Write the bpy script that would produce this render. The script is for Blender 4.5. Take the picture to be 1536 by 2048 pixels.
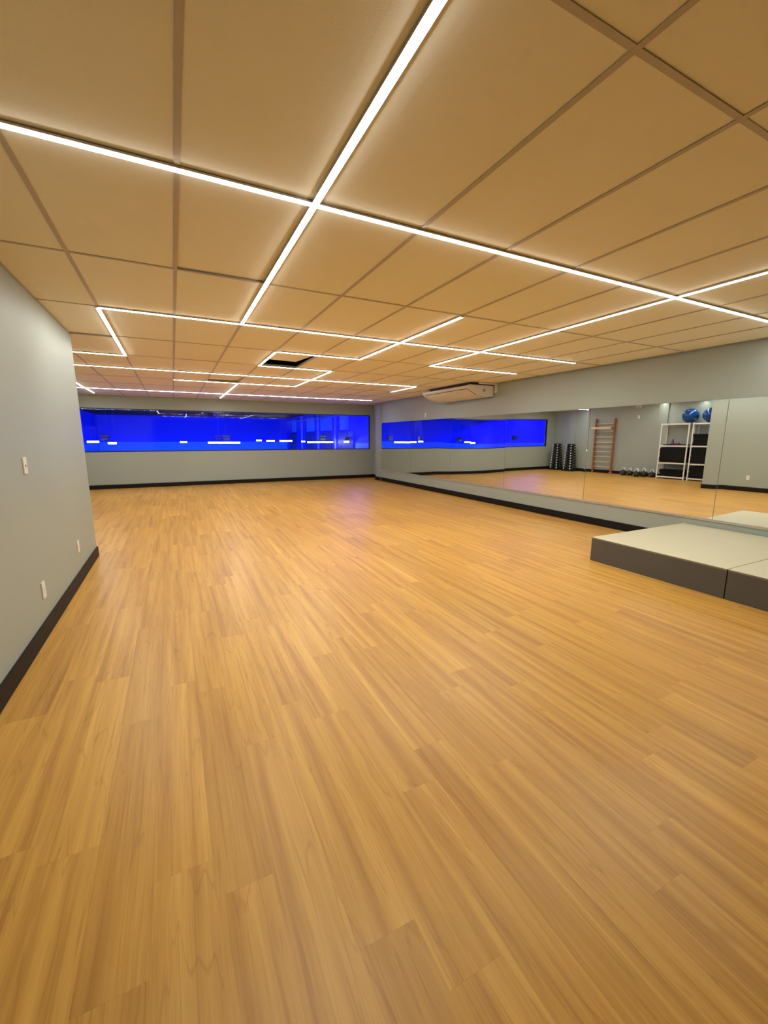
import bpy, bmesh, math, random
from mathutils import Vector, Matrix

random.seed(7)
for o in list(bpy.data.objects):
    bpy.data.objects.remove(o)
scene = bpy.context.scene
COL = scene.collection

# ------------------------------------------------------------------ camera
CAM_H = 1.4582
F_PX = 831.85
cam_data = bpy.data.cameras.new('camera')
cam_data.sensor_fit = 'HORIZONTAL'
cam_data.sensor_width = 36.0
cam_data.lens = F_PX / 1536.0 * 36.0
cam_data.clip_start = 0.02
cam_data.clip_end = 200
cam = bpy.data.objects.new('camera', cam_data)
COL.objects.link(cam)
YAW, PIT, ROL = math.radians(26.601), math.radians(-10.111), math.radians(0.097)
fw = Vector((math.sin(YAW) * math.cos(PIT), math.cos(YAW) * math.cos(PIT), math.sin(PIT)))
r0 = Vector((math.cos(YAW), -math.sin(YAW), 0))
u0 = r0.cross(fw)
rt = r0 * math.cos(ROL) + u0 * math.sin(ROL)
up = -r0 * math.sin(ROL) + u0 * math.cos(ROL)
cam.matrix_world = Matrix(((rt.x, up.x, -fw.x, 0), (rt.y, up.y, -fw.y, 0), (rt.z, up.z, -fw.z, CAM_H), (0, 0, 0, 1)))
scene.camera = cam

# ------------------------------------------------------------------ world, exposure, large lights
world = bpy.data.worlds.new('world')
scene.world = world
world.use_nodes = True
bg = world.node_tree.nodes['Background']
bg.inputs[0].default_value = (0.02, 0.02, 0.025, 1)
bg.inputs[1].default_value = 0.3
vs = scene.view_settings
vs.view_transform = 'Standard'
vs.look = 'None'
vs.exposure = 0.12
vs.gamma = 1.0
vs.use_curve_mapping = False
LED_STRENGTH = 52.0
LED_COLOR = (1.0, 1.0, 0.92)
BLUE_POWER = 1800.0
PEND_STRENGTH = 14.0


def area_light(name, loc, direction, sx, sy, power, color):
    d = bpy.data.lights.new(name, 'AREA')
    d.shape = 'RECTANGLE'
    d.size, d.size_y = sx, sy
    d.energy = power
    d.color = color
    o = bpy.data.objects.new(name, d)
    COL.objects.link(o)
    o.location = loc
    o.rotation_euler = Vector(direction).to_track_quat('-Z', 'Y').to_euler()
    return o


# unseen blue area lights added to light the gym hall, one high, one low
area_light('blue_hall_fill', (1.5, 14.62, 3.2), (0, 1, -0.30), 7.4, 0.5, BLUE_POWER, (0.012, 0.01, 1.0))
area_light('blue_hall_fill', (1.5, 20.0, -2.0), (0, 1, 0.15), 9.0, 1.0, BLUE_POWER * 0.35, (0.02, 0.14, 1.0))

# ------------------------------------------------------------------ room numbers (metres)
ZC = 2.6185                      # ceiling plane
XL, XR, YB, YR = -0.953, 6.354, 14.145, -3.9
YE = 6.10                        # end of the left wall
W = -3.30                        # alcove wall
SA, SB, X0, Y0 = 0.6206, 1.25, -0.513, 2.241
GX = lambda a: X0 + SA * a
GY = lambda b: Y0 + SB * b


# ------------------------------------------------------------------ materials
def new_mat(name):
    m = bpy.data.materials.new(name)
    m.use_nodes = True
    nt = m.node_tree
    b = nt.nodes['Principled BSDF']
    return m, nt, b


def setc(b, color, rough=0.5, metal=0.0, spec=0.5):
    b.inputs['Base Color'].default_value = (*color, 1)
    b.inputs['Roughness'].default_value = rough
    b.inputs['Metallic'].default_value = metal
    b.inputs['Specular IOR Level'].default_value = spec


def plain(name, color, rough=0.5, metal=0.0, spec=0.5, var=0.08, scale=6.0, bump=0.0, bscale=60.0):
    """procedural material: colour with soft noise variation and optional fine relief"""
    m, nt, b = new_mat(name)
    setc(b, color, rough, metal, spec)
    tc = nt.nodes.new('ShaderNodeNewGeometry')
    n = nt.nodes.new('ShaderNodeTexNoise')
    n.inputs['Scale'].default_value = scale
    n.inputs['Detail'].default_value = 3
    nt.links.new(tc.outputs['Position'], n.inputs['Vector'])
    mx = nt.nodes.new('ShaderNodeMix')
    mx.data_type = 'RGBA'
    mx.inputs[6].default_value = (*[c * (1 - var) for c in color], 1)
    mx.inputs[7].default_value = (*[min(1, c * (1 + var)) for c in color], 1)
    nt.links.new(n.outputs['Fac'], mx.inputs[0])
    nt.links.new(mx.outputs[2], b.inputs['Base Color'])
    if bump > 0:
        n2 = nt.nodes.new('ShaderNodeTexNoise')
        n2.inputs['Scale'].default_value = bscale
        n2.inputs['Detail'].default_value = 4
        nt.links.new(tc.outputs['Position'], n2.inputs['Vector'])
        bp = nt.nodes.new('ShaderNodeBump')
        bp.inputs['Strength'].default_value = bump
        bp.inputs['Distance'].default_value = 0.004
        nt.links.new(n2.outputs['Fac'], bp.inputs['Height'])
        nt.links.new(bp.outputs['Normal'], b.inputs['Normal'])
    return m


def emis(name, color, strength):
    m, nt, b = new_mat(name)
    setc(b, (0.8, 0.8, 0.8), 0.4)
    b.inputs['Emission Color'].default_value = (*color, 1)
    b.inputs['Emission Strength'].default_value = strength
    return m


def math_node(nt, op, a, b=None, c=None):
    n = nt.nodes.new('ShaderNodeMath')
    n.operation = op
    for i, v in enumerate((a, b, c)):
        if v is None:
            continue
        if isinstance(v, (int, float)):
            n.inputs[i].default_value = v
        else:
            nt.links.new(v, n.inputs[i])
    return n.outputs[0]


PW, PL, PX0 = 0.18, 1.22, 0.01


def plank_off(c):
    v = c * c * 0.173 + c * 0.29
    return (v - math.floor(v)) * PL


def floor_material():
    m, nt, b = new_mat('wood_plank_floor')
    L = nt.links.new
    g = nt.nodes.new('ShaderNodeNewGeometry')
    s = nt.nodes.new('ShaderNodeSeparateXYZ')
    L(g.outputs['Position'], s.inputs[0])
    x, y = s.outputs[0], s.outputs[1]
    col = math_node(nt, 'FLOOR', math_node(nt, 'DIVIDE', math_node(nt, 'SUBTRACT', x, PX0), PW))
    cc = math_node(nt, 'MULTIPLY', math_node(nt, 'MULTIPLY', col, col), 0.173)
    fr = math_node(nt, 'FRACT', math_node(nt, 'ADD', cc, math_node(nt, 'MULTIPLY', col, 0.29)))
    row = math_node(nt, 'FLOOR', math_node(nt, 'DIVIDE', math_node(nt, 'ADD', y, math_node(nt, 'MULTIPLY', fr, PL)), PL))
    cv = nt.nodes.new('ShaderNodeCombineXYZ')
    L(col, cv.inputs[0])
    L(row, cv.inputs[1])
    wn = nt.nodes.new('ShaderNodeTexWhiteNoise')
    wn.noise_dimensions = '2D'
    L(cv.outputs[0], wn.inputs['Vector'])
    pid = wn.outputs['Value']

    def noise(sx, sy, detail, rough, dist=0.0):
        c = nt.nodes.new('ShaderNodeCombineXYZ')
        L(math_node(nt, 'ADD', math_node(nt, 'MULTIPLY', x, sx), math_node(nt, 'MULTIPLY', pid, 217.0)), c.inputs[0])
        L(math_node(nt, 'ADD', math_node(nt, 'MULTIPLY', y, sy), math_node(nt, 'MULTIPLY', pid, 91.0)), c.inputs[1])
        n = nt.nodes.new('ShaderNodeTexNoise')
        n.inputs['Scale'].default_value = 1.0
        n.inputs['Detail'].default_value = detail
        n.inputs['Roughness'].default_value = rough
        n.inputs['Distortion'].default_value = dist
        L(c.outputs[0], n.inputs['Vector'])
        return n.outputs['Fac']

    def ramp(fac, stops):
        r = nt.nodes.new('ShaderNodeValToRGB')
        els = r.color_ramp.elements
        while len(els) < len(stops):
            els.new(0.5)
        for e, (p, c) in zip(els, stops):
            e.position = p
            e.color = (*c, 1)
        L(fac, r.inputs[0])
        return r.outputs[0]

    wide = ramp(noise(17, 0.55, 2, 0.5), [(0.30, FLOOR_DARK), (0.46, FLOOR_MID), (0.62, FLOOR_LIGHT), (0.78, FLOOR_PALE)])
    grain = ramp(noise(75, 1.3, 4, 0.6, 0.6), [(0.30, (0.80, 0.76, 0.70)), (0.46, (1, 1, 1)), (0.65, (1.0, 1.0, 1.0)), (0.8, (1.0, 1.0, 1.0))])
    fine = ramp(noise(330, 5, 2, 0.5), [(0.3, (0.89, 0.875, 0.85)), (0.6, (1, 1, 1))])
    rings = ramp(noise(9, 0.5, 2, 0.5, 1.5), [(0.485, (1, 1, 1)), (0.5, (0.82, 0.78, 0.74)), (0.515, (1, 1, 1))])

    def mul(a, bb, f=1.0):
        mx = nt.nodes.new('ShaderNodeMix')
        mx.data_type = 'RGBA'
        mx.blend_type = 'MULTIPLY'
        mx.inputs[0].default_value = f
        L(a, mx.inputs[6])
        L(bb, mx.inputs[7])
        return mx.outputs[2]
    c = mul(mul(mul(wide, grain), fine), rings, 0.8)
    tone = ramp(pid, [(0.0, (0.91, 0.885, 0.86)), (0.5, (1, 0.99, 0.98)), (1.0, (1.06, 1.05, 1.02))])
    c = mul(c, tone)
    L(c, b.inputs['Base Color'])
    b.inputs['Roughness'].default_value = 0.36
    b.inputs['Specular IOR Level'].default_value = 0.35
    return m


FLOOR_DARK = (0.485, 0.245, 0.048)
FLOOR_MID = (0.59, 0.318, 0.064)
FLOOR_LIGHT = (0.665, 0.376, 0.080)
FLOOR_PALE = (0.74, 0.440, 0.105)


def mirror_material():
    """silvered glass; the sheets are mounted slightly out of true and a little wavy"""
    m, nt, b = new_mat('mirror_glass')
    setc(b, (0.86, 0.88, 0.85), 0.004, 1.0)
    L = nt.links.new
    g = nt.nodes.new('ShaderNodeNewGeometry')
    s = nt.nodes.new('ShaderNodeSeparateXYZ')
    L(g.outputs['Position'], s.inputs[0])
    t = math_node(nt, 'DIVIDE', s.outputs[1], 13.0)

    def ramp(stops, interp):
        r = nt.nodes.new('ShaderNodeValToRGB')
        r.color_ramp.interpolation = interp
        els = r.color_ramp.elements
        while len(els) < len(stops):
            els.new(0.5)
        for e, (p, v) in zip(els, stops):
            e.position = p / 13.0
            q = 0.5 + v / 0.08
            e.color = (q, q, q, 1)
        L(t, r.inputs[0])
        return math_node(nt, 'MULTIPLY', math_node(nt, 'SUBTRACT', r.outputs[0], 0.5), 0.08)
    tilt = ramp([(0.0, -0.0288), (2.9, -0.0305), (4.89, 0.0)], 'CONSTANT')
    wave = ramp([(0.9, -0.0052), (2.89, -0.0052), (2.9, -0.0039), (4.88, -0.0036), (4.9, -0.0015), (6.0, -0.0022), (6.86, -0.001),
                 (6.90, 0.0008), (7.5, 0.0034), (8.1, 0.0040), (8.84, 0.0030), (8.88, 0.0026), (9.5, -0.0004), (10.2, 0.0012), (10.86, 0.0), (10.9, 0.0012), (12.9, 0.0)], 'LINEAR')
    cv = nt.nodes.new('ShaderNodeCombineXYZ')
    L(tilt, cv.inputs[1])
    L(wave, cv.inputs[2])
    ad = nt.nodes.new('ShaderNodeVectorMath')
    ad.operation = 'ADD'
    L(g.outputs['Normal'], ad.inputs[0])
    L(cv.outputs[0], ad.inputs[1])
    nm = nt.nodes.new('ShaderNodeVectorMath')
    nm.operation = 'NORMALIZE'
    L(ad.outputs[0], nm.inputs[0])
    L(nm.outputs[0], b.inputs['Normal'])
    return m


def pane_material():
    m = bpy.data.materials.new('window_glass')
    m.use_nodes = True
    nt = m.node_tree
    nt.nodes.clear()
    out = nt.nodes.new('ShaderNodeOutputMaterial')
    tr = nt.nodes.new('ShaderNodeBsdfTransparent')
    tr.inputs[0].default_value = (0.95, 0.96, 0.97, 1)
    gl = nt.nodes.new('ShaderNodeBsdfGlossy')
    gl.inputs['Roughness'].default_value = 0.0
    # thin-glass reflectance (Schlick), the same from both sides of each face
    g = nt.nodes.new('ShaderNodeNewGeometry')
    dt = nt.nodes.new('ShaderNodeVectorMath')
    dt.operation = 'DOT_PRODUCT'
    nt.links.new(g.outputs['Normal'], dt.inputs[0])
    nt.links.new(g.outputs['Incoming'], dt.inputs[1])
    om = math_node(nt, 'SUBTRACT', 1.0, math_node(nt, 'ABSOLUTE', dt.outputs['Value']))
    fr = math_node(nt, 'ADD', math_node(nt, 'MULTIPLY', math_node(nt, 'POWER', om, 5.0), 0.96), 0.022)
    mx = nt.nodes.new('ShaderNodeMixShader')
    nt.links.new(fr, mx.inputs[0])
    nt.links.new(tr.outputs[0], mx.inputs[1])
    nt.links.new(gl.outputs[0], mx.inputs[2])
    nt.links.new(mx.outputs[0], out.inputs[0])
    return m


def wood_material(name, c1, c2, axis=2):
    m, nt, b = new_mat(name)
    g = nt.nodes.new('ShaderNodeTexCoord')
    mp = nt.nodes.new('ShaderNodeMapping')
    sc = [60, 60, 60]
    sc[axis] = 3
    mp.inputs['Scale'].default_value = sc
    nt.links.new(g.outputs['Object'], mp.inputs[0])
    n = nt.nodes.new('ShaderNodeTexNoise')
    n.inputs['Scale'].default_value = 1
    n.inputs['Detail'].default_value = 4
    nt.links.new(mp.outputs[0], n.inputs['Vector'])
    mx = nt.nodes.new('ShaderNodeMix')
    mx.data_type = 'RGBA'
    mx.inputs[6].default_value = (*c1, 1)
    mx.inputs[7].default_value = (*c2, 1)
    nt.links.new(n.outputs['Fac'], mx.inputs[0])
    nt.links.new(mx.outputs[2], b.inputs['Base Color'])
    b.inputs['Roughness'].default_value = 0.4
    return m


M = {}
M['floor'] = floor_material()
M['subfloor'] = plain('subfloor', (0.30, 0.16, 0.05), 0.8)
M['wall'] = plain('grey_wall_paint', (0.36, 0.405, 0.365), 0.5, spec=0.3, var=0.03, scale=1.6, bump=0.06, bscale=45)
M['base'] = plain('black_baseboard', (0.010, 0.008, 0.007), 0.55, spec=0.2, var=0.2)
M['tile'] = plain('ceiling_tile', (0.84, 0.80, 0.665), 0.75, spec=0.2, var=0.02, scale=3, bump=0.15, bscale=220)
M['tee'] = plain('ceiling_tee', (0.50, 0.44, 0.37), 0.55, spec=0.3, var=0.05)  # white tees tinted darker, their shading put into the colour
M['plenum'] = plain('plenum_dark', (0.02, 0.018, 0.015), 0.9)
M['led'] = emis('led_diffuser', LED_COLOR, LED_STRENGTH)
M['alu'] = plain('led_aluminium', (0.55, 0.55, 0.55), 0.35, 0.9, var=0.03)
M['mirror'] = mirror_material()
M['mirror_trim'] = plain('mirror_trim', (0.46, 0.42, 0.36), 0.4, 0.2, var=0.04)
M['mirror_edge'] = plain('mirror_edge', (0.10, 0.13, 0.11), 0.3, var=0.1)
M['pane'] = pane_material()
M['black'] = plain('black_metal', (0.012, 0.012, 0.014), 0.4, var=0.2)
M['white_plastic'] = plain('white_plastic', (0.78, 0.76, 0.70), 0.35, var=0.02)
M['grey_plastic'] = plain('grey_plastic', (0.35, 0.34, 0.32), 0.4, var=0.03)
M['ac'] = plain('ac_white', (0.72, 0.68, 0.60), 0.35, var=0.02)
M['dark'] = plain('dark_gap', (0.02, 0.018, 0.016), 0.7, var=0.2)
M['stage_top'] = plain('stage_beige_top', (0.62, 0.595, 0.43), 0.45, var=0.03, scale=9, bump=0.05, bscale=300)
M['stage_side'] = plain('stage_grey_side', (0.085, 0.085, 0.082), 0.32, var=0.06, scale=8)
M['stage_edge'] = plain('stage_board_edge', (0.22, 0.19, 0.14), 0.5, var=0.08)
M['shelf'] = plain('white_rack_metal', (0.80, 0.80, 0.78), 0.35, var=0.02)
M['mat'] = plain('black_foam_mat', (0.010, 0.010, 0.011), 0.8, spec=0.2, var=0.25, scale=25)
M['ball'] = plain('blue_vinyl_ball', (0.002, 0.055, 0.24), 0.12, var=0.05)
M['plug'] = plain('ball_plug', (0.5, 0.5, 0.55), 0.5)
M['wood_red'] = wood_material('red_wood', (0.30, 0.10, 0.035), (0.42, 0.17, 0.06), 2)
M['wood_pale'] = wood_material('pale_wood', (0.62, 0.45, 0.27), (0.74, 0.57, 0.36), 1)
M['chrome'] = plain('chrome', (0.75, 0.75, 0.76), 0.18, 1.0, var=0.02)
M['bright_steel'] = plain('bright_steel', (0.88, 0.88, 0.87), 0.38, 0.35, var=0.02)
M['iron'] = plain('black_iron', (0.014, 0.014, 0.016), 0.45, var=0.2)
M['purple'] = plain('purple_plastic', (0.07, 0.02, 0.22), 0.45)
M['red'] = plain('red_fabric', (0.5, 0.04, 0.07), 0.7)
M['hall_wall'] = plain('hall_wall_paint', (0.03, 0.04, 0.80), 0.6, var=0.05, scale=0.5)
M['hall_panel_lit_band'] = plain('hall_pale_panel_lamplit_band', (0.14, 0.48, 0.90), 0.5, var=0.05, scale=0.8)  # pale wall panels, and lamplight painted on the lower walls
M['hall_dark'] = plain('hall_ceiling_dark', (0.005, 0.005, 0.014), 0.8, spec=0.1, var=0.2)
M['hall_navy'] = plain('hall_navy_panel', (0.05, 0.06, 0.22), 0.5, var=0.1)
M['hall_beam'] = plain('hall_pale_beam', (0.35, 0.45, 0.95), 0.5, var=0.03)
M['pendant'] = emis('pendant_diffuser', (0.82, 0.95, 1.0), PEND_STRENGTH)
M['flood_grey'] = plain('floodlight_grey', (0.10, 0.13, 0.06), 0.5, var=0.1)


# ------------------------------------------------------------------ mesh helpers
def bm_box(bm, lo, hi, mi=0):
    vs_ = [bm.verts.new((x, y, z)) for x in (lo[0], hi[0]) for y in (lo[1], hi[1]) for z in (lo[2], hi[2])]
    idx = [(0, 1, 3, 2), (4, 6, 7, 5), (0, 4, 5, 1), (2, 3, 7, 6), (0, 2, 6, 4), (1, 5, 7, 3)]
    fs = []
    for f in idx:
        fc = bm.faces.new([vs_[i] for i in f])
        fc.material_index = mi
        fs.append(fc)
    return vs_, fs


def bm_to_mesh(bm, name, mats, smooth=False):
    bmesh.ops.recalc_face_normals(bm, faces=bm.faces[:])
    me = bpy.data.meshes.new(name)
    bm.to_mesh(me)
    bm.free()
    for m in (mats if isinstance(mats, (list, tuple)) else [mats]):
        me.materials.append(m)
    if smooth:
        for p in me.polygons:
            p.use_smooth = True
    return me


def link(name, me, parent=None, loc=None, rot=None, kind=None, label=None, category=None, group=None):
    o = bpy.data.objects.new(name, me)
    COL.objects.link(o)
    if parent is not None:
        o.parent = parent
    if loc is not None:
        o.location = loc
    if rot is not None:
        o.rotation_euler = rot
    if kind:
        o['kind'] = kind
    if label:
        o['label'] = label
    if category:
        o['category'] = category
    if group:
        o['group'] = group
    return o


def box_mesh(name, lo, hi, mat, bevel=0.0, seg=2):
    bm = bmesh.new()
    bm_box(bm, lo, hi)
    if bevel > 0:
        bmesh.ops.bevel(bm, geom=bm.edges[:], offset=bevel, segments=seg, profile=0.5, affect='EDGES')
    return bm_to_mesh(bm, name, mat)


def boxes_mesh(name, boxes, mat):
    bm = bmesh.new()
    for lo, hi in boxes:
        bm_box(bm, lo, hi)
    return bm_to_mesh(bm, name, mat)


def cyl(bm, p0, p1, r0_, r1_=None, seg=12, mi=0):
    r1_ = r0_ if r1_ is None else r1_
    p0, p1 = Vector(p0), Vector(p1)
    d = (p1 - p0).normalized()
    a = d.orthogonal().normalized()
    b = d.cross(a)
    A = [bm.verts.new(p0 + (a * math.cos(2 * math.pi * i / seg) + b * math.sin(2 * math.pi * i / seg)) * r0_) for i in range(seg)]
    B = [bm.verts.new(p1 + (a * math.cos(2 * math.pi * i / seg) + b * math.sin(2 * math.pi * i / seg)) * r1_) for i in range(seg)]
    fs = [bm.faces.new([A[i], A[(i + 1) % seg], B[(i + 1) % seg], B[i]]) for i in range(seg)]
    fs.append(bm.faces.new(A[::-1]))
    fs.append(bm.faces.new(B))
    for f in fs:
        f.material_index = mi


def lathe(name, prof, mat, seg=24, smooth=True):
    bm = bmesh.new()
    rings = []
    for r, z in prof:
        if r < 1e-6:
            rings.append([bm.verts.new((0, 0, z))])
        else:
            rings.append([bm.verts.new((r * math.cos(2 * math.pi * i / seg), r * math.sin(2 * math.pi * i / seg), z)) for i in range(seg)])
    for A, B in zip(rings, rings[1:]):
        for i in range(seg):
            j = (i + 1) % seg
            if len(A) == 1 and len(B) == 1:
                continue
            if len(A) == 1:
                bm.faces.new([A[0], B[j], B[i]])
            elif len(B) == 1:
                bm.faces.new([A[i], A[j], B[0]])
            else:
                bm.faces.new([A[i], A[j], B[j], B[i]])
    return bm_to_mesh(bm, name, mat, smooth)


def tube(name, pts, r, mat, seg=10, smooth=True):
    bm = bmesh.new()
    pts = [Vector(p) for p in pts]
    prev = None
    rings = []
    nrm = None
    for i, p in enumerate(pts):
        d = (pts[min(i + 1, len(pts) - 1)] - pts[max(i - 1, 0)]).normalized()
        if nrm is None:
            nrm = d.orthogonal().normalized()
        nrm = (nrm - d * nrm.dot(d)).normalized()
        b = d.cross(nrm)
        rings.append([bm.verts.new(p + (nrm * math.cos(2 * math.pi * k / seg) + b * math.sin(2 * math.pi * k / seg)) * r) for k in range(seg)])
    for A, B in zip(rings, rings[1:]):
        for k in range(seg):
            bm.faces.new([A[k], A[(k + 1) % seg], B[(k + 1) % seg], B[k]])
    bm.faces.new(rings[0][::-1])
    bm.faces.new(rings[-1])
    return bm_to_mesh(bm, name, mat, smooth)


def prism(name, prof, y0, y1, mat, smooth=False):
    """profile in (x,z) extruded along y"""
    bm = bmesh.new()
    A = [bm.verts.new((x, y0, z)) for x, z in prof]
    B = [bm.verts.new((x, y1, z)) for x, z in prof]
    n = len(prof)
    for i in range(n):
        bm.faces.new([A[i], A[(i + 1) % n], B[(i + 1) % n], B[i]])
    bm.faces.new(A[::-1])
    bm.faces.new(B)
    return bm_to_mesh(bm, name, mat, smooth)


def thing(name, loc, label, category, group=None, rot=None):
    return link(name, None, None, loc, rot, None, label, category, group)


def copy_tree(o, parent=None):
    c = o.copy()
    COL.objects.link(c)
    c.parent = parent
    for ch in list(o.children):
        copy_tree(ch, c)
    return c


ORD = ['first', 'second', 'third', 'fourth', 'fifth', 'sixth', 'seventh', 'eighth', 'ninth', 'tenth', 'eleventh',
       'twelfth', 'thirteenth', 'fourteenth', 'fifteenth', 'sixteenth', 'seventeenth', 'eighteenth']

# ------------------------------------------------------------------ walls
HT = ZC + 0.30
T = 0.15


def structure(name, boxes, mat):
    return link(name, boxes_mesh(name, boxes, mat), kind='structure')


structure('wall_left', [((XL - T, YR, 0), (XL, YE, HT))], M['wall'])
structure('wall_alcove_front', [((W, YE - T, 0), (XL - T, YE, HT))], M['wall'])
wa = structure('wall_alcove', [((W - T, YE - T, 0), (W, YB, HT))], M['wall'])
for y0, y1 in ((12.97, 13.34), (8.36, 8.68)):
    link('pilaster', box_mesh('pilaster', (W, y0, 0), (W + 0.05, y1, ZC - 0.002), M['wall']), wa)
WX0, WX1, WZ0, WZ1 = -2.83, 6.51, 1.045, 2.262
XREC = 6.63
structure('wall_back', [((W - T, YB, 0), (XREC + T, YB + T, WZ0)), ((W - T, YB, WZ1), (XREC + T, YB + T, HT)),
                        ((W - T, YB, WZ0), (WX0, YB + T, WZ1)), ((WX1, YB, WZ0), (XREC + T, YB + T, WZ1))], M['wall'])
wr = structure('wall_right', [((XR, YR, 0), (XR + T, 12.90, HT)), ((XREC, 13.29, 0), (XREC + T, YB, HT))], M['wall'])
link('pilaster', box_mesh('pilaster', (XR - 0.03, 12.905, 0), (XREC + T, 13.29, ZC - 0.002), M['wall']), wr)
structure('wall_rear', [((XL - T, YR - T, 0), (XR + T, YR, HT))], M['wall'])

BH, BT = 0.118, 0.016


def baseboard(name, segs):
    return structure(name, [((x0, y0, 0.0), (x1, y1, BH)) for x0, y0, x1, y1 in segs], M['base'])


baseboard('baseboard_left', [(XL, YR + BT, XL + BT, YE + BT), (W + BT, YE, XL, YE + BT)])
baseboard('baseboard_alcove', [(W, YE, W + BT, 8.36), (W, 8.36, W + 0.05 + BT, 8.68), (W, 8.68, W + BT, 12.97),
                               (W, 12.97, W + 0.05 + BT, 13.34), (W, 13.34, W + BT, YB)])
baseboard('baseboard_back', [(W + BT, YB - BT, XREC, YB)])
baseboard('baseboard_right', [(XR - BT, YR + BT, XR, 12.905), (XR - 0.03 - BT, 12.905, XR - 0.03, 13.29 + BT),
                              (XREC - BT, 13.29 + BT, XREC, YB - BT), (XR - 0.03, 13.29, XREC, 13.29 + BT)])
baseboard('baseboard_rear', [(XL, YR, XR, YR + BT)])

# ------------------------------------------------------------------ floor of planks
fl = link('floor', boxes_mesh('floor', [((W - T, YR - T, -0.12), (XREC + T, YB + T, -0.005))], M['subfloor']), kind='structure')


def in_room(x, y):
    return (x > XL if y < YE else x > W)


def project(p):
    d = Vector(p) - Vector((0, 0, CAM_H))
    z = d.dot(fw)
    if z < 0.05:
        return None
    return 768 + F_PX * d.dot(rt) / z, 1024 - F_PX * d.dot(up) / z


planks = []
G = 0.0001
c0, c1 = math.floor((W - PX0) / PW), math.floor((XREC - PX0) / PW)
for c in range(c0, c1 + 1):
    xa, xb = PX0 + c * PW, PX0 + (c + 1) * PW
    off = plank_off(c)
    r = math.floor((YR + off) / PL)
    while r * PL - off < YB:
        ya, yb = r * PL - off, (r + 1) * PL - off
        r += 1
        X0_, X1_ = max(xa, W), min(xb, XREC)
        Y0_, Y1_ = max(ya, YR), min(yb, YB)
        if (X0_ + X1_) / 2 > XR - 0.02:
            Y0_ = max(Y0_, 13.29)
        if X1_ <= XL + 1e-4:
            Y0_ = max(Y0_, YE)
        elif X0_ < XL and Y1_ < YE:
            X0_ = XL
        if X1_ - X0_ < 0.005 or Y1_ - Y0_ < 0.005:
            continue
        full = abs(X1_ - X0_ - PW) < 1e-4 and abs(Y1_ - Y0_ - PL) < 1e-4
        # visible size in the picture
        area = 0.0
        pr = [project((x, y, 0)) for x, y in ((X0_, Y0_), (X1_, Y0_), (X1_, Y1_), (X0_, Y1_))]
        if all(pr):
            cx = [min(max(p[0], 0), 1536) for p in pr]
            cy = [min(max(p[1], 0), 2048) for p in pr]
            area = abs(sum(cx[i] * cy[(i + 1) % 4] - cx[(i + 1) % 4] * cy[i] for i in range(4))) / 2
        elif any(pr):
            area = 3000 if any(p and 0 < p[0] < 1536 and 0 < p[1] < 2048 for p in pr) else 0
        if (X0_ + X1_) / 2 < XL and (Y0_ + Y1_) / 2 < 9:
            area *= 0.0                     # hidden behind the left wall
        planks.append((area, full, X0_, X1_, Y0_, Y1_))
planks.sort(key=lambda t: -t[0])
plank_me = box_mesh('plank', (-PW / 2 + G, -PL / 2 + G, -0.005), (PW / 2 - G, PL / 2 - G, 0.0), M['floor'])
rest = bmesh.new()
for i, (area, full, xa, xb, ya, yb) in enumerate(planks):
    cx, cy = (xa + xb) / 2, (ya + yb) / 2
    if i < 300:
        if full:
            link('plank', plank_me, fl, (cx, cy, 0))
        else:
            hx, hy = (xb - xa) / 2 - G, (yb - ya) / 2 - G
            link('plank', box_mesh('plank', (-hx, -hy, -0.005), (hx, hy, 0.0), M['floor']), fl, (cx, cy, 0))
    else:
        bm_box(rest, (xa + G, ya + G, -0.005), (xb - G, yb - G, 0.0))
link('plank_field', bm_to_mesh(rest, 'plank_field', M['floor']), fl, kind='stuff')

# ------------------------------------------------------------------ ceiling: plenum, tees, tiles
ce = link('ceiling', boxes_mesh('ceiling', [((W, YR, ZC + 0.26), (XREC, YB, ZC + 0.30))], M['plenum']), kind='structure')
A0, A1, B0, B1 = -5, 12, -5, 10
TW = 0.012
for a in range(A0, A1 + 1):
    x = GX(a)
    if x < W + 0.02 or x > XREC - 0.02:
        continue
    y0, y1 = (YR if x > XL else YE), YB
    if x > XR - 0.01:
        y0 = 13.29
    link('tee_bar', boxes_mesh('tee_bar', [((x - TW, y0, ZC), (x + TW, y1, ZC + 0.002)), ((x - 0.0015, y0, ZC + 0.002), (x + 0.0015, y1, ZC + 0.03))], M['tee']), ce)
for b in range(B0, B1 + 1):
    y = GY(b)
    if y < YR + 0.02 or y > YB - 0.02:
        continue
    x0, x1 = (XL if y < YE else W), (XREC if y > 13.29 else XR)
    link('tee_bar', boxes_mesh('tee_bar', [((x0, y - TW, ZC + 0.0004), (x1, y + TW, ZC + 0.0024)), ((x0, y - 0.0015, ZC + 0.0024), (x1, y + 0.0015, ZC + 0.03))], M['tee']), ce)
TG = 0.006
tile_me = box_mesh('ceiling_tile', (-SA / 2 + TG, -SB / 2 + TG, 0), (SA / 2 - TG, SB / 2 - TG, 0.012), M['tile'], 0.0)
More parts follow.
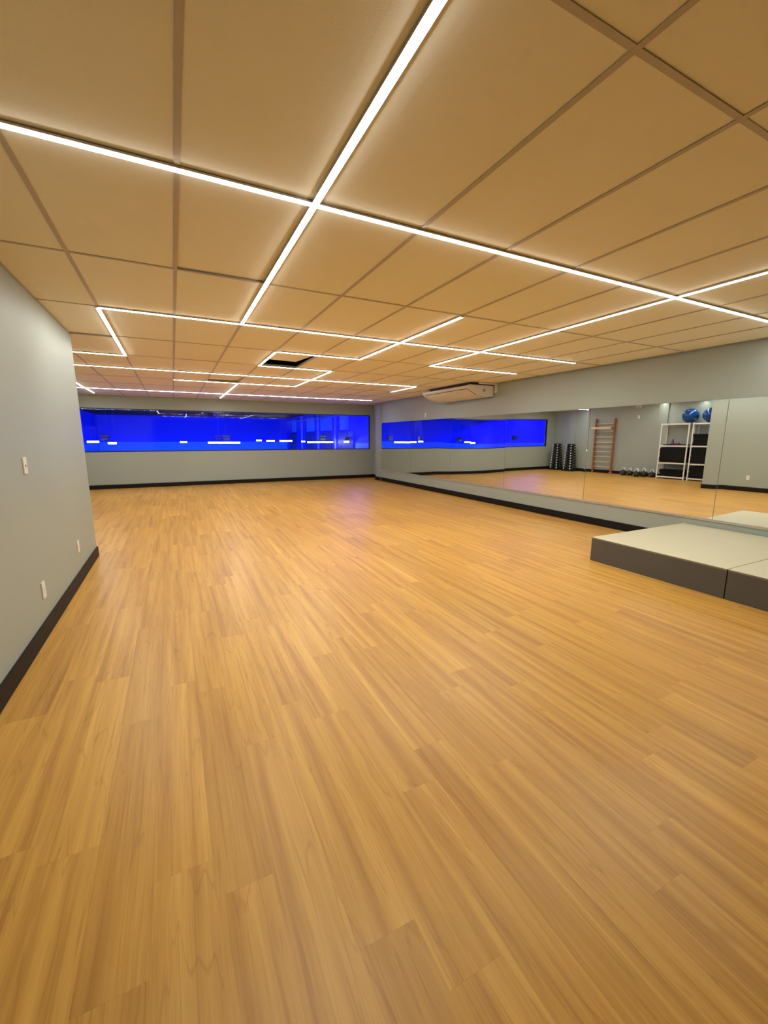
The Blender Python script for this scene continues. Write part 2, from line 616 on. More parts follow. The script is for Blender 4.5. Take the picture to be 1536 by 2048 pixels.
for a in range(A0, A1 + 1):
    for b in range(B0, B1 + 1):
        xa, xb, ya, yb = max(GX(a), W), min(GX(a + 1), XREC), max(GY(b), YR), min(GY(b + 1), YB)
        if (xa + xb) / 2 > XR:
            ya = max(ya, 13.29)
        if yb <= YE + 0.03:
            xa = max(xa, XL)
        elif xb <= XL:
            ya = max(ya, YE)
        elif xa < XL and ya < YE:
            ya = YE
        if xb > XR and yb < 13.29:
            xb = XR
        if xb - xa < 0.03 or yb - ya < 0.03:
            continue
        loc = Vector(((xa + xb) / 2, (ya + yb) / 2, ZC + 0.0035 + random.uniform(0, 0.0015)))
        rot = [0.0, 0.0, 0.0]
        if (a, b) == (3, 3):          # pushed aside, leaves a dark hole
            loc += Vector((-0.02, -0.28, 0.030))
            rot = [0.03, 0.0, 0.09]
        elif (a, b) == (1, 0):        # far edge lifted: black slit
            rot = [0.009, 0, 0]
            loc.z += 0.006
        elif (a, b) == (2, 5):
            rot = [0.028, 0, 0]
            loc.z += 0.018
        if abs(xb - xa - SA) < 1e-3 and abs(yb - ya - SB) < 1e-3:
            me = tile_me
        else:
            hx, hy = (xb - xa) / 2 - 0.003, (yb - ya) / 2 - 0.003
            me = box_mesh('ceiling_tile', (-hx, -hy, 0), (hx, hy, 0.012), M['tile'])
        link('ceiling_tile', me, ce, loc, rot)

# ------------------------------------------------------------------ LED strip lights on the grid
LW, LD = 0.0165, 0.013


def led(name, axis, fixed, s0, s1, label):
    """axis 'a': runs along y on column line fixed; axis 'b': runs along x on row line fixed"""
    if axis == 'a':
        p0, p1 = Vector((GX(fixed), GY(s0), ZC)), Vector((GX(fixed), GY(s1), ZC))
        dz = 0.0012
    else:
        p0, p1 = Vector((GX(s0), GY(fixed), ZC)), Vector((GX(s1), GY(fixed), ZC))
        dz = 0.0
    if axis == 'b' and s0 <= -3.9:
        p0.x = W + 0.05
    ln = (p1 - p0).length
    mid = (p0 + p1) / 2
    t = thing(name, mid, label, 'linear light', 'ceiling light strips')
    if axis == 'a':
        t.rotation_euler = (0, 0, math.pi / 2)
    h = ln / 2
    # housing: shallow aluminium channel against the tee
    bm = bmesh.new()
    bm_box(bm, (-h, -LW - 0.0008, -0.0105 - dz), (h, LW + 0.0008, -0.0002))
    link('housing', bm_to_mesh(bm, 'housing', M['alu']), t)
    # diffuser: rounded extruded profile
    prof = [(-LW, -0.0108), (-LW * 0.85, -LD), (LW * 0.85, -LD), (LW, -0.0108)]
    bm = bmesh.new()
    A = [bm.verts.new((-h + 0.002, y, z - dz)) for y, z in prof]
    B = [bm.verts.new((h - 0.002, y, z - dz)) for y, z in prof]
    n = len(prof)
    for i in range(n - 1):
        bm.faces.new([A[i], A[i + 1], B[i + 1], B[i]])
    link('diffuser', bm_to_mesh(bm, 'diffuser', M['led']), t)
    for s in (-1, 1):
        bm = bmesh.new()
        bm_box(bm, (s * h - 0.002, -LW - 0.002, -LD - 0.001 - dz), (s * h + 0.002, LW + 0.002, -0.0002))
        link('end_cap', bm_to_mesh(bm, 'end_cap', M['alu']), t)
    return t


LEDS = [
    ('b', 0, 0, 11, 'nearest wide light strip crossing the ceiling from upper left to the right wall'),
    ('a', 2, -1, 2, 'long light strip running lengthwise down the near ceiling from the top edge of the photo'),
    ('a', 7, -1, 3, 'long diagonal-looking light strip on the right, crossing the nearest wide strip'),
    ('b', 3, 7, 10, 'short crosswise light strip turning off the right-hand lengthwise strip toward the air conditioner'),
    ('b', 2, 0, 10, 'second wide light strip crossing the ceiling, starting at the left zigzag corner'),
    ('a', 0, 2, 4, 'short light strip of the left zigzag, slanting down from its top corner'),
    ('b', 4, -4, 0, 'light strip of the left zigzag that disappears behind the end of the left wall'),
    ('a', 5, 1, 3, 'light strip crossing the second wide strip just right of the ceiling centre'),
    ('b', 3, 3, 5, 'upper crosswise light strip of the central zigzag, just above the open ceiling tile'),
    ('a', 3, 3, 4, 'shortest light strip, left side of the central zigzag beside the open ceiling tile'),
    ('b', 4, 3, 5, 'crosswise light strip of the central zigzag just below the open ceiling tile'),
    ('a', 5, 4, 6, 'slanting light strip of the central zigzag crossing the third wide strip'),
    ('b', 6, 1, 5, 'lowest crosswise light strip of the central zigzag, ending toward the left'),
    ('b', 5, -4, 9, 'third wide light strip crossing the ceiling, ending in a hook near the air conditioner'),
    ('a', 9, 5, 6, 'short hook of light strip left of the air conditioner'),
    ('a', -2, 6, 9, 'short slanting light strip at the far left above the blue window'),
    ('b', 8, -4, 10, 'farthest wide light strip, parallel to the window wall'),
    ('a', 3, 6, 9, 'lengthwise light strip crossing the farthest wide strip and ending at the window wall'),
]
for ax, fx, s0, s1, lab in LEDS:
    led('linear_light', ax, fx, s0, s1, lab)

# ------------------------------------------------------------------ window to the blue hall
FB = 0.030
win = link('window_1', boxes_mesh('window_1', [((WX0, YB + 0.02, WZ0), (WX1, YB + 0.09, WZ0 + FB)), ((WX0, YB + 0.02, WZ1 - FB), (WX1, YB + 0.09, WZ1)),
                                               ((WX0, YB + 0.02, WZ0 + FB), (WX0 + FB, YB + 0.09, WZ1 - FB)), ((WX1 - FB, YB + 0.02, WZ0 + FB), (WX1, YB + 0.09, WZ1 - FB))], M['black']),
           kind='structure', label='wide black-framed window looking into a blue-lit hall')
link('pane', boxes_mesh('pane', [((WX0 + FB, YB + 0.05, WZ0 + FB), (WX1 - FB, YB + 0.058, WZ1 - FB))], M['pane']), win)

# ------------------------------------------------------------------ blue hall beyond
HX0, HX1, HY0, HY1, HZ0, HZ1 = -3.66, 6.80, YB + T, 28.0, -3.0, 2.70
HNEAR = 3.6


def hall(name, boxes, mat):
    return structure(name, boxes, mat)


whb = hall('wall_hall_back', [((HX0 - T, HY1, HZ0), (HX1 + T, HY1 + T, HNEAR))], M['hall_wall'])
link('lamplit_band', box_mesh('lamplit_band', (HX0, HY1 - 0.03, HZ0), (HX1, HY1, 1.20), M['hall_panel_lit_band']), whb)  # lower wall painted paler, standing in for lamplight below the pendants
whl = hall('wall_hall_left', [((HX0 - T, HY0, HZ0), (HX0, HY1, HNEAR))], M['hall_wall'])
link('lamplit_band', box_mesh('lamplit_band', (HX0, HY0 + 0.02, HZ0), (HX0 + 0.03, HY1 - 0.04, 1.18), M['hall_panel_lit_band']), whl)  # same painted lamplight along the left wall
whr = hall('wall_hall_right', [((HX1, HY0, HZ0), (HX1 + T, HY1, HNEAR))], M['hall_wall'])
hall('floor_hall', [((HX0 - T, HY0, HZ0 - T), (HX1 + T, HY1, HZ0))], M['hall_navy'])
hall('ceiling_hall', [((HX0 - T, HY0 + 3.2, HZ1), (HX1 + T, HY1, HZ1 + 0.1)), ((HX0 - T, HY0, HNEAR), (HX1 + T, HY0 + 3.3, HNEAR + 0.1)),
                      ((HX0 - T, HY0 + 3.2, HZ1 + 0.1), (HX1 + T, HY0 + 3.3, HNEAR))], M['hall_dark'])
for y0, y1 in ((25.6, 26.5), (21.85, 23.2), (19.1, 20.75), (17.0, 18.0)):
    link('wall_panel', box_mesh('wall_panel', (HX1 - 0.03, y0, 1.80), (HX1, y1, 2.55), M['hall_panel_lit_band']), whr)
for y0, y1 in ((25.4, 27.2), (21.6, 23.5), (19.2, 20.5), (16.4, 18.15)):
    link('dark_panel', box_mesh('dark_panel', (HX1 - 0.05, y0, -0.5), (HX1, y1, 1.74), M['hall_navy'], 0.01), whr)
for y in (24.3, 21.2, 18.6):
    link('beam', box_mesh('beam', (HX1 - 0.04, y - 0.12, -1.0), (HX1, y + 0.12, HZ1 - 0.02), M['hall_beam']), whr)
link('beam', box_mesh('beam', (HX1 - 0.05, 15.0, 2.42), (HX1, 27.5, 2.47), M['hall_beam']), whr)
link('wall_panel', box_mesh('wall_panel', (HX1 - 0.02, 14.35, HZ0), (HX1, 16.2, 1.25), M['hall_panel_lit_band']), whr)  # paler lower wall near the window, lamplight put into the colour

PEND = [(-3.01, -2.62, 20.0, 1.29), (-2.15, -1.88, 18.5, 1.25), (0.27, 0.54, 20.0, 1.27), (1.31, 1.67, 19.0, 1.25), (1.69, 2.58, 19.0, 1.245),
        (3.96, 4.22, 23.0, 1.31), (4.29, 4.70, 22.0, 1.29), (4.51, 5.09, 20.0, 1.30), (5.83, 6.01, 21.0, 1.27), (5.41, 6.62, 18.5, 1.265), (6.28, 6.48, 16.2, 1.30)]
for i, (xa, xb, y, z) in enumerate(PEND):
    zt = HZ1 if y > HY0 + 3.3 else HNEAR
    t = thing('pendant_lamp', ((xa + xb) / 2, y, z), '%s glowing white lamp bar from the left seen through the blue window' % ORD[i], 'pendant lamp', 'pendant lamps in the blue hall')
    h = (xb - xa) / 2
    bm = bmesh.new()
    bm_box(bm, (-h, -0.05, 0.03), (h, 0.05, 0.055))
    bmesh.ops.bevel(bm, geom=bm.edges[:], offset=0.006, segments=1, affect='EDGES')
    link('housing', bm_to_mesh(bm, 'housing', M['black']), t)
    bm = bmesh.new()
    bm_box(bm, (-h + 0.005, -0.045, -0.035), (h - 0.005, 0.045, 0.0295))
    link('diffuser', bm_to_mesh(bm, 'diffuser', M['pendant']), t)
    for s in (-0.8, 0.8):
        bm = bmesh.new()
        cyl(bm, (s * h, 0, 0.05), (s * h, 0, zt - z), 0.003, seg=5)
        link('cable', bm_to_mesh(bm, 'cable', M['hall_navy']), t)

FLOODS = [(-2.43, 20.3, 1.45, 0.33, 0.26, 'black boxy floodlight at the left end of the blue window'),
          (2.17, 20.3, 1.45, 0.36, 0.27, 'black boxy floodlight above the middle lamps in the blue window'),
          (1.64, 18.0, 1.46, 0.24, 0.20, 'small dim floodlight just left of the middle one in the blue window'),
          (6.27, 19.0, 1.455, 0.36, 0.26, 'black boxy floodlight near the right end of the blue window'),
          (6.60, 16.75, 1.41, 0.24, 0.16, 'small dark floodlight at the far right of the blue window'),
          (-3.15, 16.55, 1.45, 0.30, 0.24, 'black boxy floodlight left of all others, seen only in the mirror')]
for x, y, z, w_, h_, lab in FLOODS:
    zt = HZ1 if y > HY0 + 3.3 else HNEAR
    t = thing('floodlight', (x, y, z), lab, 'floodlight', 'floodlights in the blue hall')
    bm = bmesh.new()
    vs_, fs_ = bm_box(bm, (-w_ / 2, -0.1, -h_ / 2), (w_ / 2, 0.1, h_ / 2))
    for v in vs_:
        if v.co.z < 0:
            v.co.x *= 0.72
    bmesh.ops.bevel(bm, geom=bm.edges[:], offset=0.02, segments=2, affect='EDGES')
    link('body', bm_to_mesh(bm, 'body', M['black']), t)
    link('top_panel', box_mesh('top_panel', (-w_ * 0.44, -0.112, h_ * 0.14), (w_ * 0.44, -0.095, h_ * 0.42), M['flood_grey'], 0.004), t)
    link('lower_panel', box_mesh('lower_panel', (-w_ * 0.36, -0.112, -h_ * 0.36), (w_ * 0.36, -0.095, -h_ * 0.06), M['flood_grey'], 0.004), t)
    bm = bmesh.new()
    cyl(bm, (0, 0, h_ / 2 - 0.01), (0, 0, zt - z), 0.008, seg=6)
    link('hanger', bm_to_mesh(bm, 'hanger', M['hall_navy']), t)

# ------------------------------------------------------------------ mirror wall
MZ0, MZ1 = 0.388, 1.951
seams = [12.90, 10.885, 8.875, 6.885, 4.890, 2.905, 0.905]
mlabs = ['farthest mirror sheet, in the corner by the blue window', 'second mirror sheet from the window corner, reflecting the blue window',
         'third mirror sheet from the window corner, reflecting the blue window under the air conditioner', 'mirror sheet reflecting the end of the window and the dumbbell towers',
         'mirror sheet reflecting the wooden wall bars, kettlebells and white rack', 'nearest mirror sheet, behind the beige stage platform']
for i in range(6):
    ya, yb = seams[i + 1] + 0.003, seams[i] - 0.003
    t = thing('mirror', (XR, (ya + yb) / 2, MZ0), mlabs[i], 'mirror', 'mirror sheets on the right wall')
    hy = (yb - ya) / 2
    link('backing', box_mesh('backing', (-0.006, -hy, 0), (0.0, hy, MZ1 - MZ0), M['mirror_edge']), t)
    bm = bmesh.new()
    v = [bm.verts.new(p) for p in ((-0.0066, -hy, 0.0005), (-0.0066, -hy, MZ1 - MZ0), (-0.0066, hy, MZ1 - MZ0), (-0.0066, hy, 0.0005))]
    w2 = [bm.verts.new(p) for p in ((-0.0061, -hy, 0.0005), (-0.0061, -hy, MZ1 - MZ0), (-0.0061, hy, MZ1 - MZ0), (-0.0061, hy, 0.0005))]
    bm.faces.new(v)
    bm.faces.new(w2[::-1])
    for k in range(4):
        bm.faces.new([v[k], w2[k], w2[(k + 1) % 4], v[(k + 1) % 4]])
    link('glass', bm_to_mesh(bm, 'glass', M['mirror']), t)
structure('trim_1', [((XR - 0.016, seams[-1], MZ0 - 0.024), (XR, seams[0], MZ0 - 0.004)), ((XR - 0.016, seams[-1], MZ0 - 0.004), (XR - 0.011, seams[0], MZ0 + 0.006))], M['mirror_trim'])
clips = [(12.885, 1.05, 'small white mirror clip at the edge of the corner pilaster, mid height'), (12.885, 0.36, 'small white bracket at the bottom far corner of the mirror wall'),
         (12.885, 1.93, 'small white mirror clip at the top far corner of the mirror wall'), (4.89, 1.25, 'small white mirror clip on the seam left of the reflected wall bars')]
for y, z, lab in clips:
    hz = 0.035 if z < 0.5 else 0.017
    t = link('mirror_clip', box_mesh('mirror_clip', (-0.014, -0.012, -hz), (0.0, 0.012, hz), M['white_plastic'], 0.003), None, (XR - 0.0072, y, z), None, None, lab, 'clip', 'mirror clips')


# ------------------------------------------------------------------ wall plates
def plate(name, loc, normal, w_, h_, label, cat, kind='outlet'):
    """plate lying on a wall; local x across, z up, -y out of the wall"""
    rz = {'+x': math.pi / 2, '-x': -math.pi / 2}[normal]
    t = thing(name, loc, label, cat, None, (0, 0, rz))
    link('cover', box_mesh('cover', (-w_ / 2, -0.009, -h_ / 2), (w_ / 2, 0.0, h_ / 2), M['white_plastic'], 0.003), t)
    if kind == 'outlet':
        ins = link('insert', box_mesh('insert', (-w_ * 0.28, -0.0105, -h_ * 0.2), (w_ * 0.28, -0.0085, h_ * 0.2), M['white_plastic'], 0.001), t)
        for px in (-0.0095, 0, 0.0095):
            bm = bmesh.new()
            cyl(bm, (px, -0.0108, 0.002 if px else -0.003), (px, -0.0100, 0.002 if px else -0.003), 0.0024, seg=8)
            link('socket_hole', bm_to_mesh(bm, 'socket_hole', M['dark']), ins)
    elif kind == 'button':
        bm = bmesh.new()
        cyl(bm, (0, -0.0125, 0), (0, -0.0085, 0), 0.009, 0.010, seg=16)
        link('button', bm_to_mesh(bm, 'button', M['grey_plastic']), t)
    else:
        link('rocker', box_mesh('rocker', (-w_ * 0.2, -0.012, -h_ * 0.2), (w_ * 0.2, -0.008, h_ * 0.2), M['white_plastic'], 0.002), t)
    return t


plate('wall_switch', (XL, 3.775, 1.26), '+x', 0.075, 0.118, 'white wall switch with round button at hand height on the left wall', 'switch', 'button')
plate('wall_outlet', (XL, 3.78, 0.336), '+x', 0.075, 0.125, 'white wall outlet low on the left wall, straight below the switch', 'outlet')
plate('wall_outlet', (XL, 5.09, 0.36), '+x', 0.072, 0.118, 'white wall outlet low on the left wall, nearer its far end', 'outlet')
plate('wall_outlet', (XR, 10.11, 2.09), '-x', 0.07, 0.115, 'white wall plate above the mirrors, below left of the air conditioner', 'outlet')
plate('wall_outlet', (W, 9.40, 2.17), '+x', 0.08, 0.12, 'white wall plate high on the alcove wall, seen in the mirror above the kettlebells', 'outlet')
t = thing('motion_sensor', (W, 9.42, 2.545), 'small white box high on the alcove wall, above the white wall plate', 'sensor')
link('case', box_mesh('case', (0, -0.09, -0.035), (0.05, 0.09, 0.035), M['white_plastic'], 0.01), t)
link('lens', box_mesh('lens', (0.048, -0.05, -0.028), (0.056, 0.05, 0.0), M['grey_plastic'], 0.003), t)

# ------------------------------------------------------------------ air conditioner
AY0, AY1 = 7.30, 9.15
t = thing('air_conditioner', (6.0, (AY0 + AY1) / 2, ZC), 'white ceiling-mounted air conditioner above the mirror wall', 'air conditioner')
prof = [(0.30, -0.055), (0.30, -0.258), (0.22, -0.270), (0.08, -0.262), (-0.06, -0.232), (-0.18, -0.190), (-0.27, -0.147), (-0.325, -0.110), (-0.345, -0.082), (-0.34, -0.062), (-0.32, -0.055)]
hy = (AY1 - AY0) / 2
link('body', prism('body', prof, -hy + 0.06, hy - 0.06, M['ac']), t)
big = [(x * 1.0 + (0.008 if x > 0.25 else -0.006), z - (0.010 if z < -0.08 else -0.004)) for x, z in prof]
for s in (-1, 1):
    a_, b_ = (s * hy, s * (hy - 0.06)) if s < 0 else (s * (hy - 0.06), s * hy)
    sp = link('side_panel', prism('side_panel', big, a_, b_, M['ac']), t)
    if s < 0:
        link('label_plate', box_mesh('label_plate', (0.02, -hy - 0.002, -0.185), (0.085, -hy + 0.001, -0.12), M['grey_plastic']), sp)
# intake grille panel follows the slanted underside, framed by a dark gap
bm = bmesh.new()


def under(x):
    for (xa, za), (xb, zb) in zip(prof[2:], prof[3:]):
        if xb <= x <= xa:
            return za + (zb - za) * (xa - x) / (xa - xb)
    return -0.262


xs = [-0.30 + 0.5 * i / 10 for i in range(11)]
for k in range(10):
    za, zb = under(xs[k]), under(xs[k + 1])
    vv = [bm.verts.new(p) for p in ((xs[k], -hy + 0.13, za - 0.006), (xs[k + 1], -hy + 0.13, zb - 0.006), (xs[k + 1], hy - 0.10, zb - 0.006), (xs[k], hy - 0.10, za - 0.006))]
    bm.faces.new(vv)
bmesh.ops.remove_doubles(bm, verts=bm.verts[:], dist=1e-5)
r_ = bmesh.ops.extrude_face_region(bm, geom=bm.faces[:])
for v in [e for e in r_['geom'] if isinstance(e, bmesh.types.BMVert)]:
    v.co.z += 0.008
link('front_panel', bm_to_mesh(bm, 'front_panel', M['ac']), t)
bm = bmesh.new()
bm_box(bm, (-0.312, -hy + 0.115, under(-0.30) - 0.0035), (-0.300, hy - 0.085, under(-0.30) + 0.004))
for k in range(5):
    za, zb = under(xs[k]), under(xs[k + 1])
    vv, _ = bm_box(bm, (xs[k], -hy + 0.115, 0), (xs[k + 1], -hy + 0.130, 0.01))
    for v in vv:
        base = za if abs(v.co.x - xs[k]) < 1e-6 else zb
        v.co.z = base - 0.0045 + (0.008 if v.co.z > 0.005 else 0)
link('panel_gap', bm_to_mesh(bm, 'panel_gap', M['dark']), t)
link('louver', box_mesh('louver', (0.21, -hy + 0.10, -0.278), (0.285, hy - 0.10, -0.264), M['ac'], 0.004), t)
link('logo_mark', box_mesh('logo_mark', (0.10, hy - 0.26, -0.2735), (0.125, hy - 0.18, -0.2655), M['grey_plastic']), t)
link('dark_gap_filler', boxes_mesh('dark_gap_filler', [((-0.30, -hy + 0.03, -0.056), (0.29, hy - 0.25, -0.001))], M['dark']), t)  # dark box filling the gap between unit and ceiling
t = thing('pipe_cover', (6.0, AY0 - 0.02, ZC), 'white pipe cover bending from the ceiling down behind the air conditioner', 'pipe cover')
link('ceiling_run', box_mesh('ceiling_run', (-0.13, -0.06, -0.035), (XR - 6.0, -0.005, -0.0005), M['ac'], 0.004), t)
link('wall_run', box_mesh('wall_run', (XR - 6.0 - 0.045, -0.06, -0.20), (XR - 6.0, -0.005, -0.0355), M['ac'], 0.004), t)

# ------------------------------------------------------------------ stage platform modules
SX0, SZ = 4.426, 0.286
mods = [(1.853, 3.245, 'beige-topped stage platform module with dark grey sides, the fully visible one'),
        (0.458, 1.847, 'beige-topped stage platform module cut off by the right edge of the photo')]
for ya, yb, lab in mods:
    t = thing('stage_platform', ((SX0 + XR - BT) / 2, (ya + yb) / 2, 0), lab, 'stage', 'stage platform modules')
    hx, hy = (XR - BT - SX0) / 2 - 0.002, (yb - ya) / 2
    link('top_board', box_mesh('top_board', (-hx, -hy, SZ - 0.004), (hx, hy, SZ), M['stage_top'], 0.001, 1), t)
    link('board_edge', box_mesh('board_edge', (-hx + 0.001, -hy + 0.001, SZ - 0.018), (hx - 0.001, hy - 0.001, SZ - 0.0042), M['stage_edge']), t)
    link('front_panel', box_mesh('front_panel', (-hx + 0.003, -hy + 0.002, 0), (-hx + 0.02, hy - 0.002, SZ - 0.0185), M['stage_side']), t)
    for s in (-1, 1):
        a_ = -hy + 0.002 if s < 0 else hy - 0.02
        link('side_panel', box_mesh('side_panel', (-hx + 0.0205, a_, 0), (hx - 0.02, a_ + 0.018, SZ - 0.0185), M['stage_side']), t)
    link('back_panel', box_mesh('back_panel', (hx - 0.0195, -hy + 0.002, 0), (hx - 0.002, hy - 0.002, SZ - 0.0185), M['stage_side']), t)

# ------------------------------------------------------------------ white racks with mats and balls
RX0, RX1 = W + 0.05, W + 0.45
racks = [(7.445, 8.345, 'left white metal rack in the mirror, beside the kettlebells', 'left'),
         (6.46, 7.36, 'right white metal rack in the mirror, partly hidden by the wall end', 'right')]
LV = [0.085, 0.565, 1.15, 1.885]


def rack(ya, yb, lab):
    t = thing('storage_rack', ((RX0 + RX1) / 2, (ya + yb) / 2, 0), lab, 'rack', 'white storage racks')
    hx, hy = (RX1 - RX0) / 2, (yb - ya) / 2
    for sx in (-1, 1):
        for sy in (-1, 1):
            bm = bmesh.new()
            x, y = sx * hx, sy * hy
            bm_box(bm, (min(x, x - sx * 0.035), min(y, y - sy * 0.003), 0), (max(x, x - sx * 0.035), max(y, y - sy * 0.003), 1.90))
            bm_box(bm, (min(x, x - sx * 0.003), min(y - sy * 0.003, y - sy * 0.038), 0), (max(x, x - sx * 0.003), max(y - sy * 0.003, y - sy * 0.038), 1.90))
            link('post', bm_to_mesh(bm, 'post', M['shelf']), t)
    for z in LV:
        bm = bmesh.new()
        bm_box(bm, (-hx + 0.004, -hy + 0.004, z - 0.003), (hx - 0.004, hy - 0.004, z))
        for s in (-1, 1):
            bm_box(bm, (s * (hx - 0.006) - 0.0015, -hy + 0.004, z - 0.045), (s * (hx - 0.006) + 0.0015, hy - 0.004, z - 0.003))
            bm_box(bm, (-hx + 0.008, s * (hy - 0.006) - 0.0015, z - 0.045), (hx - 0.008, s * (hy - 0.006) + 0.0015, z - 0.003))
        link('shelf_board', bm_to_mesh(bm, 'shelf_board', M['shelf']), t)
    return t


for ya, yb, lab, _ in racks:
    rack(ya, yb, lab)
mat_me = box_mesh('exercise_mat', (-0.18, -0.41, 0), (0.18, 0.41, 0.034), M['mat'], 0.007, 2)
small_me = box_mesh('exercise_mat', (-0.17, -0.36, 0), (0.17, 0.36, 0.034), M['mat'], 0.007, 2)
stacks = [(0, 0, 7, 'bottom', 'left'), (0, 1, 15, 'middle', 'left'), (0, 2, 1, 'upper', 'left'),
          (1, 0, 11, 'bottom', 'right'), (1, 1, 15, 'middle', 'right'), (1, 2, 11, 'upper', 'right')]
for ri, li, n, sh, side in stacks:
    ya, yb = racks[ri][0], racks[ri][1]
    yc = (ya + yb) / 2
    for k in range(n):
        if n == 1:
            lab = 'single black mat lying flat on the upper shelf of the left white rack'
        else:
            lab = '%s black mat from the bottom on the %s shelf of the %s white rack' % (ORD[k], sh, side)
        wob = 0.018 if n > 1 else 0
        link('exercise_mat', small_me if (ri, li) in ((0, 0), (0, 2)) else mat_me, None,
             ((RX0 + RX1) / 2 + random.uniform(-0.012, 0.012), yc + random.uniform(-wob, wob) - (0.02 if n == 1 else 0), LV[li] + 0.0005 + k * 0.0345), None, None, lab, 'mat', 'black mats on the white racks')
# purple cone and red pouch on the upper left shelf
zc_ = LV[2] + 0.0355
t = thing('marker_cone', ((RX0 + RX1) / 2 + 0.04, 7.99, zc_), 'purple cone standing on the upper shelf of the left white rack', 'cone')
link('base', box_mesh('base', (-0.06, -0.06, 0), (0.06, 0.06, 0.012), M['purple'], 0.004), t)
link('cone', lathe('cone', [(0.052, 0.012), (0.018, 0.17), (0.012, 0.175), (0.0, 0.175)], M['purple']), t)
t = thing('folded_band', ((RX0 + RX1) / 2 + 0.05, 7.83, zc_), 'red folded band lying beside the purple cone', 'exercise band')
for k in range(3):
    link('fold', box_mesh('fold', (-0.05 + k * 0.008, -0.08 + k * 0.012, k * 0.018), (0.05 - k * 0.004, 0.08 - k * 0.006, k * 0.018 + 0.0175), M['red'], 0.008, 2), t)

balls = [(W + 0.30, 7.53, 'blue exercise ball on the white racks, fully visible in the mirror'),
         (W + 0.30, 6.92, 'blue exercise ball on the right white rack, half hidden by the wall end')]
for x, y, lab in balls:
    R = 0.245
    t = thing('exercise_ball', (x, y, LV[3] + 0.001), lab, 'ball', 'blue exercise balls')
    prof = []
    for i in range(25):
        a = -math.pi / 2 + math.pi * i / 24
        rr = R * math.cos(a) * (1.0 + 0.006 * math.cos(a * 28))
        prof.append((max(0.0, rr) if 0 < i < 24 else 0.0, R * 0.97 + R * 0.97 * math.sin(a)))
    link('skin', lathe('skin', prof, M['ball'], 40), t, None, None)
    bm = bmesh.new()
    cyl(bm, (R * 0.70, 0, R * 0.97 + R * 0.68), (R * 0.72, 0, R * 0.97 + R * 0.70), 0.012, seg=10)
    link('valve_plug', bm_to_mesh(bm, 'valve_plug', M['plug']), t)

# ------------------------------------------------------------------ wall bars
t = thing('wall_bars', (W, 10.66, 0), 'wooden wall bars with pale rungs and a pull-up beam on the alcove wall', 'wall bars')
for s in (-1, 1):
    link('upright', box_mesh('upright', (0.035, s * 0.40 - 0.022, 0.005), (0.125, s * 0.40 + 0.022, 2.16), M['wood_red'], 0.006), t)
for s in (-1, 1):
    for z in (0.10, 2.02):
        link('wall_bracket', box_mesh('wall_bracket', (0.0, s * 0.40 - 0.018, z), (0.036, s * 0.40 + 0.018, z + 0.06), M['wood_red'], 0.003), t)
for z in (0.24, 0.44, 0.65, 0.84, 1.03, 1.22, 1.43, 1.64, 1.95):
    bm = bmesh.new()
    cyl(bm, (0.085, -0.378, z), (0.085, 0.378, z), 0.017, seg=12)
    link('rung', bm_to_mesh(bm, 'rung', M['wood_pale'], True), t)
link('pull_up_beam', box_mesh('pull_up_beam', (0.32, -0.42, 1.745), (0.37, 0.42, 1.825), M['wood_pale'], 0.008), t)
for s in (-1, 1):
    link('beam_arm', box_mesh('beam_arm', (0.126, s * 0.40 - 0.02, 1.75), (0.319, s * 0.40 + 0.02, 1.82), M['wood_red'], 0.004), t)
link('foot_block', box_mesh('foot_block', (0.02, -0.52, 0.0), (0.16, -0.34, 0.045), M['wood_red'], 0.004) if False else
     box_mesh('foot_block', (0.126, -0.50, 0.001), (0.18, -0.36, 0.05), M['wood_red'], 0.004), t)

# ------------------------------------------------------------------ kettlebells
kb_body = lathe('body', [(0.0, 0.0), (0.075, 0.0), (0.088, 0.006), (0.112, 0.045), (0.120, 0.09), (0.114, 0.135), (0.092, 0.170), (0.060, 0.190), (0.0, 0.196)], M['iron'])
hp = []
for i in range(17):
    a = math.pi * i / 16
    hp.append((0.0, -0.066 * math.cos(a) * (1.0 + 0.12 * math.sin(a)), 0.165 + 0.118 * (math.sin(a) ** 0.75)))
kb_handle = tube('handle', hp, 0.0165, M['bright_steel'], 10)
kb_disc = None
bm = bmesh.new()
cyl(bm, (0, 0, -0.006), (0, 0, 0.008), 0.027, 0.024, seg=20)
kb_disc = bm_to_mesh(bm, 'badge', M['chrome'])
KB = [(-3.00, 9.61, 1.0, 0.05, 'black kettlebell with bright handle, farthest left of the row in the mirror'),
      (-3.00, 9.365, 0.97, 0.30, 'black kettlebell with bright handle, second from the left in the mirror'),
      (-3.05, 9.12, 0.97, 0.0, 'black kettlebell with bright handle, third from the left, touching the one in front'),
      (-2.78, 9.00, 0.98, 0.2, 'black kettlebell with bright handle standing in front of the row in the mirror'),
      (-3.00, 8.84, 1.03, 0.12, 'black kettlebell with bright handle, second from the white rack in the mirror'),
      (-3.03, 8.57, 0.96, 0.05, 'black kettlebell with bright handle, right beside the white rack in the mirror')]
for x, y, s, rz, lab in KB:
    t = thing('kettlebell', (x, y, 0.0005), lab, 'kettlebell', 'kettlebells along the alcove wall', (0, 0, rz))
    t.scale = (s, s, s)
    link('body', kb_body, t)
    link('handle', kb_handle, t)
    link('badge', kb_disc, t, (0.114, 0.020, 0.068), (0, math.radians(96), math.radians(10)))


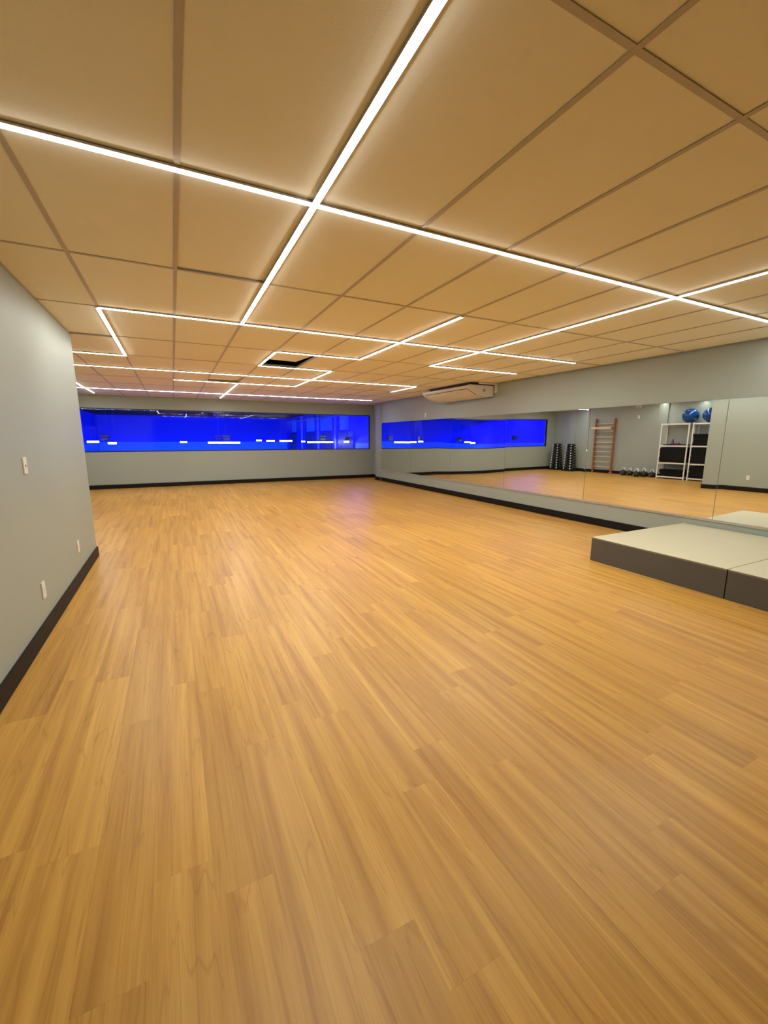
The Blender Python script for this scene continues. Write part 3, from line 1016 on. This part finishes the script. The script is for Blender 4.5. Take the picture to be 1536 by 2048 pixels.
# ------------------------------------------------------------------ dumbbell towers
def dumbbell_meshes(L_, R_):
    bm = bmesh.new()
    cyl(bm, (-L_ / 2 + 0.05, 0, 0), (L_ / 2 - 0.05, 0, 0), 0.014, seg=10)
    grip = bm_to_mesh(bm, 'grip', M['chrome'], True)
    bm = bmesh.new()
    cyl(bm, (-0.045, 0, 0), (0.035, 0, 0), R_, R_, seg=8)
    bmesh.ops.bevel(bm, geom=bm.edges[:], offset=0.008, segments=2, affect='EDGES')
    head = bm_to_mesh(bm, 'head', M['iron'])
    bm = bmesh.new()
    cyl(bm, (0, 0, 0), (0.012, 0, 0), R_ * 0.74, R_ * 0.60, seg=14)
    cap = bm_to_mesh(bm, 'end_cap', M['bright_steel'])
    return grip, head, cap


TOW = [(-2.93, 13.60, 'tower nearest the blue window'), (-2.93, 12.87, 'tower beside the wall bars')]
for ti, (x, y, tn) in enumerate(TOW):
    t = thing('dumbbell_tower', (x, y, 0), 'black vertical dumbbell %s, seen in the mirror' % tn, 'dumbbell rack', 'dumbbell towers in the alcove')
    link('base', box_mesh('base', (-0.20, -0.27, 0.0), (0.20, 0.27, 0.045), M['black'], 0.008), t)
    link('column', box_mesh('column', (-0.12, -0.075, 0.045), (0.12, 0.075, 1.16), M['black'], 0.01), t)
    link('top_cap', box_mesh('top_cap', (-0.13, -0.085, 1.16), (0.13, 0.085, 1.18), M['black'], 0.006), t)
    for k in range(10):
        z = 0.11 + k * 0.112
        R_ = 0.052 - 0.0016 * k
        L_ = 0.34 - 0.008 * k
        grip, head, cap = dumbbell_meshes(L_, R_)
        off = 0.075 + R_ + 0.010 + (9 - k) * 0.003
        for s in (-1, 1):
            br = link('cradle', boxes_mesh('cradle', [((-0.03, min(s * 0.07, s * (off + 0.03)), z - 0.024), (0.03, max(s * 0.07, s * (off + 0.03)), z - 0.0155))], M['black']), t)
            colname = 'left' if s > 0 else 'right'
            d = thing('dumbbell', (x, y + s * off, z), '%s dumbbell from the bottom, %s column of the %s' % (ORD[k], colname, tn), 'dumbbell', 'dumbbells on the towers')
            link('grip', grip, d)
            for e in (-1, 1):
                h = link('head', head, d, (e * (L_ / 2 - 0.04), 0, 0), (0, 0, 0 if e > 0 else math.pi))
                link('end_cap', cap, h, (0.0352, 0, 0))

scene.cycles.use_denoising = True
scene.cycles.use_adaptive_sampling = True
scene.cycles.adaptive_threshold = 0.08
scene.cycles.adaptive_min_samples = 16
scene.cycles.max_bounces = 7
scene.cycles.diffuse_bounces = 4
scene.cycles.sample_clamp_indirect = 8.0
